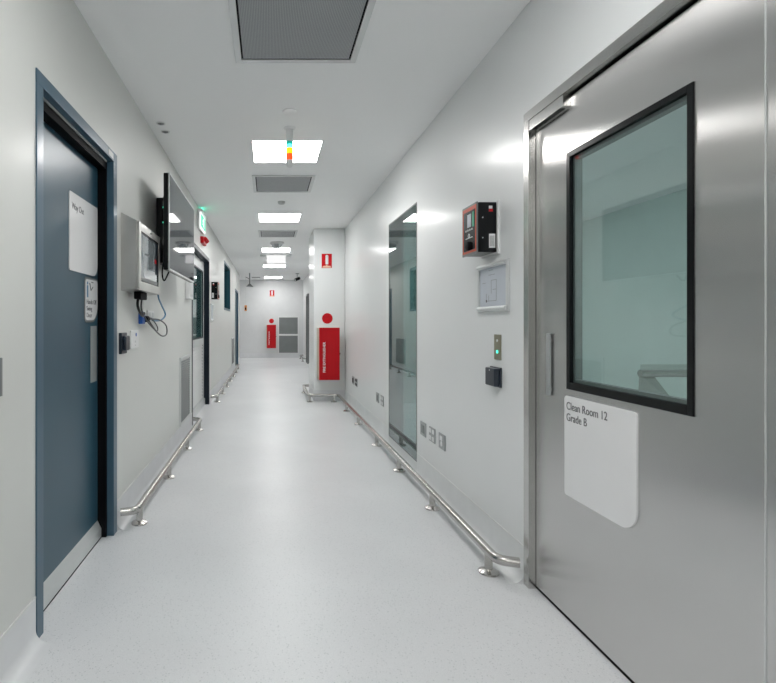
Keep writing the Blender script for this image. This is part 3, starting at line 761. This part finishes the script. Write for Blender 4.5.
# far wall hatch
t = thing('wall_hatch', (.64, YF, .2), 'two grey panels stacked in a white frame on the end wall', 'hatch')
S = .0346
MB().box(.335, 1.04, YF-.03, YF, .15, 1.43, .003).build('frame', 'white', t)
MB().box(.365, 1.01, YF-.036, YF-.028, .83, 1.40).build('upper_panel', 'greym', t)
MB().box(.365, 1.01, YF-.036, YF-.028, .18, .77).build('lower_panel', 'greym', t)
# emergency shower
t = thing('emergency_shower', (-.56, 14.9, H), 'ceiling hung emergency shower with pull handle near the end wall', 'shower')
MB().tube([(-.56, 14.9, H), (-.56, 14.9, 2.36)], .018, 12).tube([(-.56, 14.9, 2.52), (-.68, 14.9, 2.58)], .010, 8).build('pipe', 'greym', t)
MB().lathe((-.56, 14.9, 2.38), (0, 0, -1), [(0, 0), (.03, 0), (.05, .03), (.105, .075), (.11, .09), (0, .09)], 28).build('shower_head', 'greym', t)
MB().tube([(-.68, 14.9, 2.58), (-.68, 14.9, 1.73)], .003, 6).build('pull_rod', 'lgrey', t)
p = MB().box(-.715, -.645, 14.885, 14.915, 1.57, 1.74, .004).build('handle_tag', 'amber', t)
MB().box(-.70, -.66, 14.88, 14.886, 1.60, 1.67).build('tag_print', 'black', p)
# cctv
t = thing('security_camera', (.86, 15.0, H), 'small black security camera on ceiling near the end wall', 'camera')
MB().cyl((.86, 15.0, H), (0, 0, -1), .05, .02, 20).tube([(.86, 15.0, H-.01), (.86, 15.0, 2.58)], .012, 10).build('mount', 'lgrey', t)
MB().cyl((.93, 15.05, 2.56), (-.75, -.5, -.35), .045, .17, 18).build('camera_body', 'black', t)
MB().cyl((.80, 14.962, 2.498), (-.75, -.5, -.35), .036, .03, 18).build('lens', 'lgrey', t)

# ------------------------------------------------------------------ bench seen through the clean room window
t = thing('steel_bench', (3.5, 3.8, 0), 'stainless steel bench seen through the clean room door window', 'bench')
MB().prism([(2.6, 3.5, .86), (4.58, 3.5, .86), (4.58, 4.1, .86), (3.05, 4.1, .86)], (0, 0, .022)).tube([(2.6, 3.5, .868), (4.58, 3.5, .868)], .026, 14).build('worktop', 'rail', t)
mb = MB()
mb.prism([(2.64, 3.54, .85), (2.74, 3.56, .85), (2.92, 3.56, .62), (2.64, 3.56, .62)], (0, .02, 0))
mb.build('bracket', 'rail', t, smooth=False)
for x, y in ((3.1, 3.58), (3.9, 4.02), (4.45, 3.58), (4.45, 4.02)): MB().box(x-.02, x+.02, y-.02, y+.02, 0, .856, .003).build('leg', 'rail', t)
MB().box(3.75, 4.5, 3.56, 4.04, .66, .69, .004).build('shelf', 'rail', t)

# ------------------------------------------------------------------ world, camera, view
wd = bpy.data.worlds.new('World'); scene.world = wd; wd.use_nodes = True
wd.node_tree.nodes['Background'].inputs[0].default_value = (.7, .75, .8, 1)
wd.node_tree.nodes['Background'].inputs[1].default_value = .2

cam = bpy.data.cameras.new('camera'); co = bpy.data.objects.new('camera', cam); COL.objects.link(co)
co.location = (0, 0, 1.225); co.rotation_euler = (PI/2, 0, 0)
cam.sensor_fit = 'HORIZONTAL'; cam.sensor_width = 36; cam.lens = 500/776*36
cam.shift_x = (388-268.5)/776; cam.shift_y = -(341.5-322.5)/776
cam.clip_start = .02
scene.camera = co
for o in scene.objects:
    if '_abs' in o: del o['_abs']
scene.view_settings.view_transform = 'Standard'; scene.view_settings.look = 'None'
scene.view_settings.gamma = 1; scene.view_settings.use_curve_mapping = False
scene.view_settings.exposure = 0.57
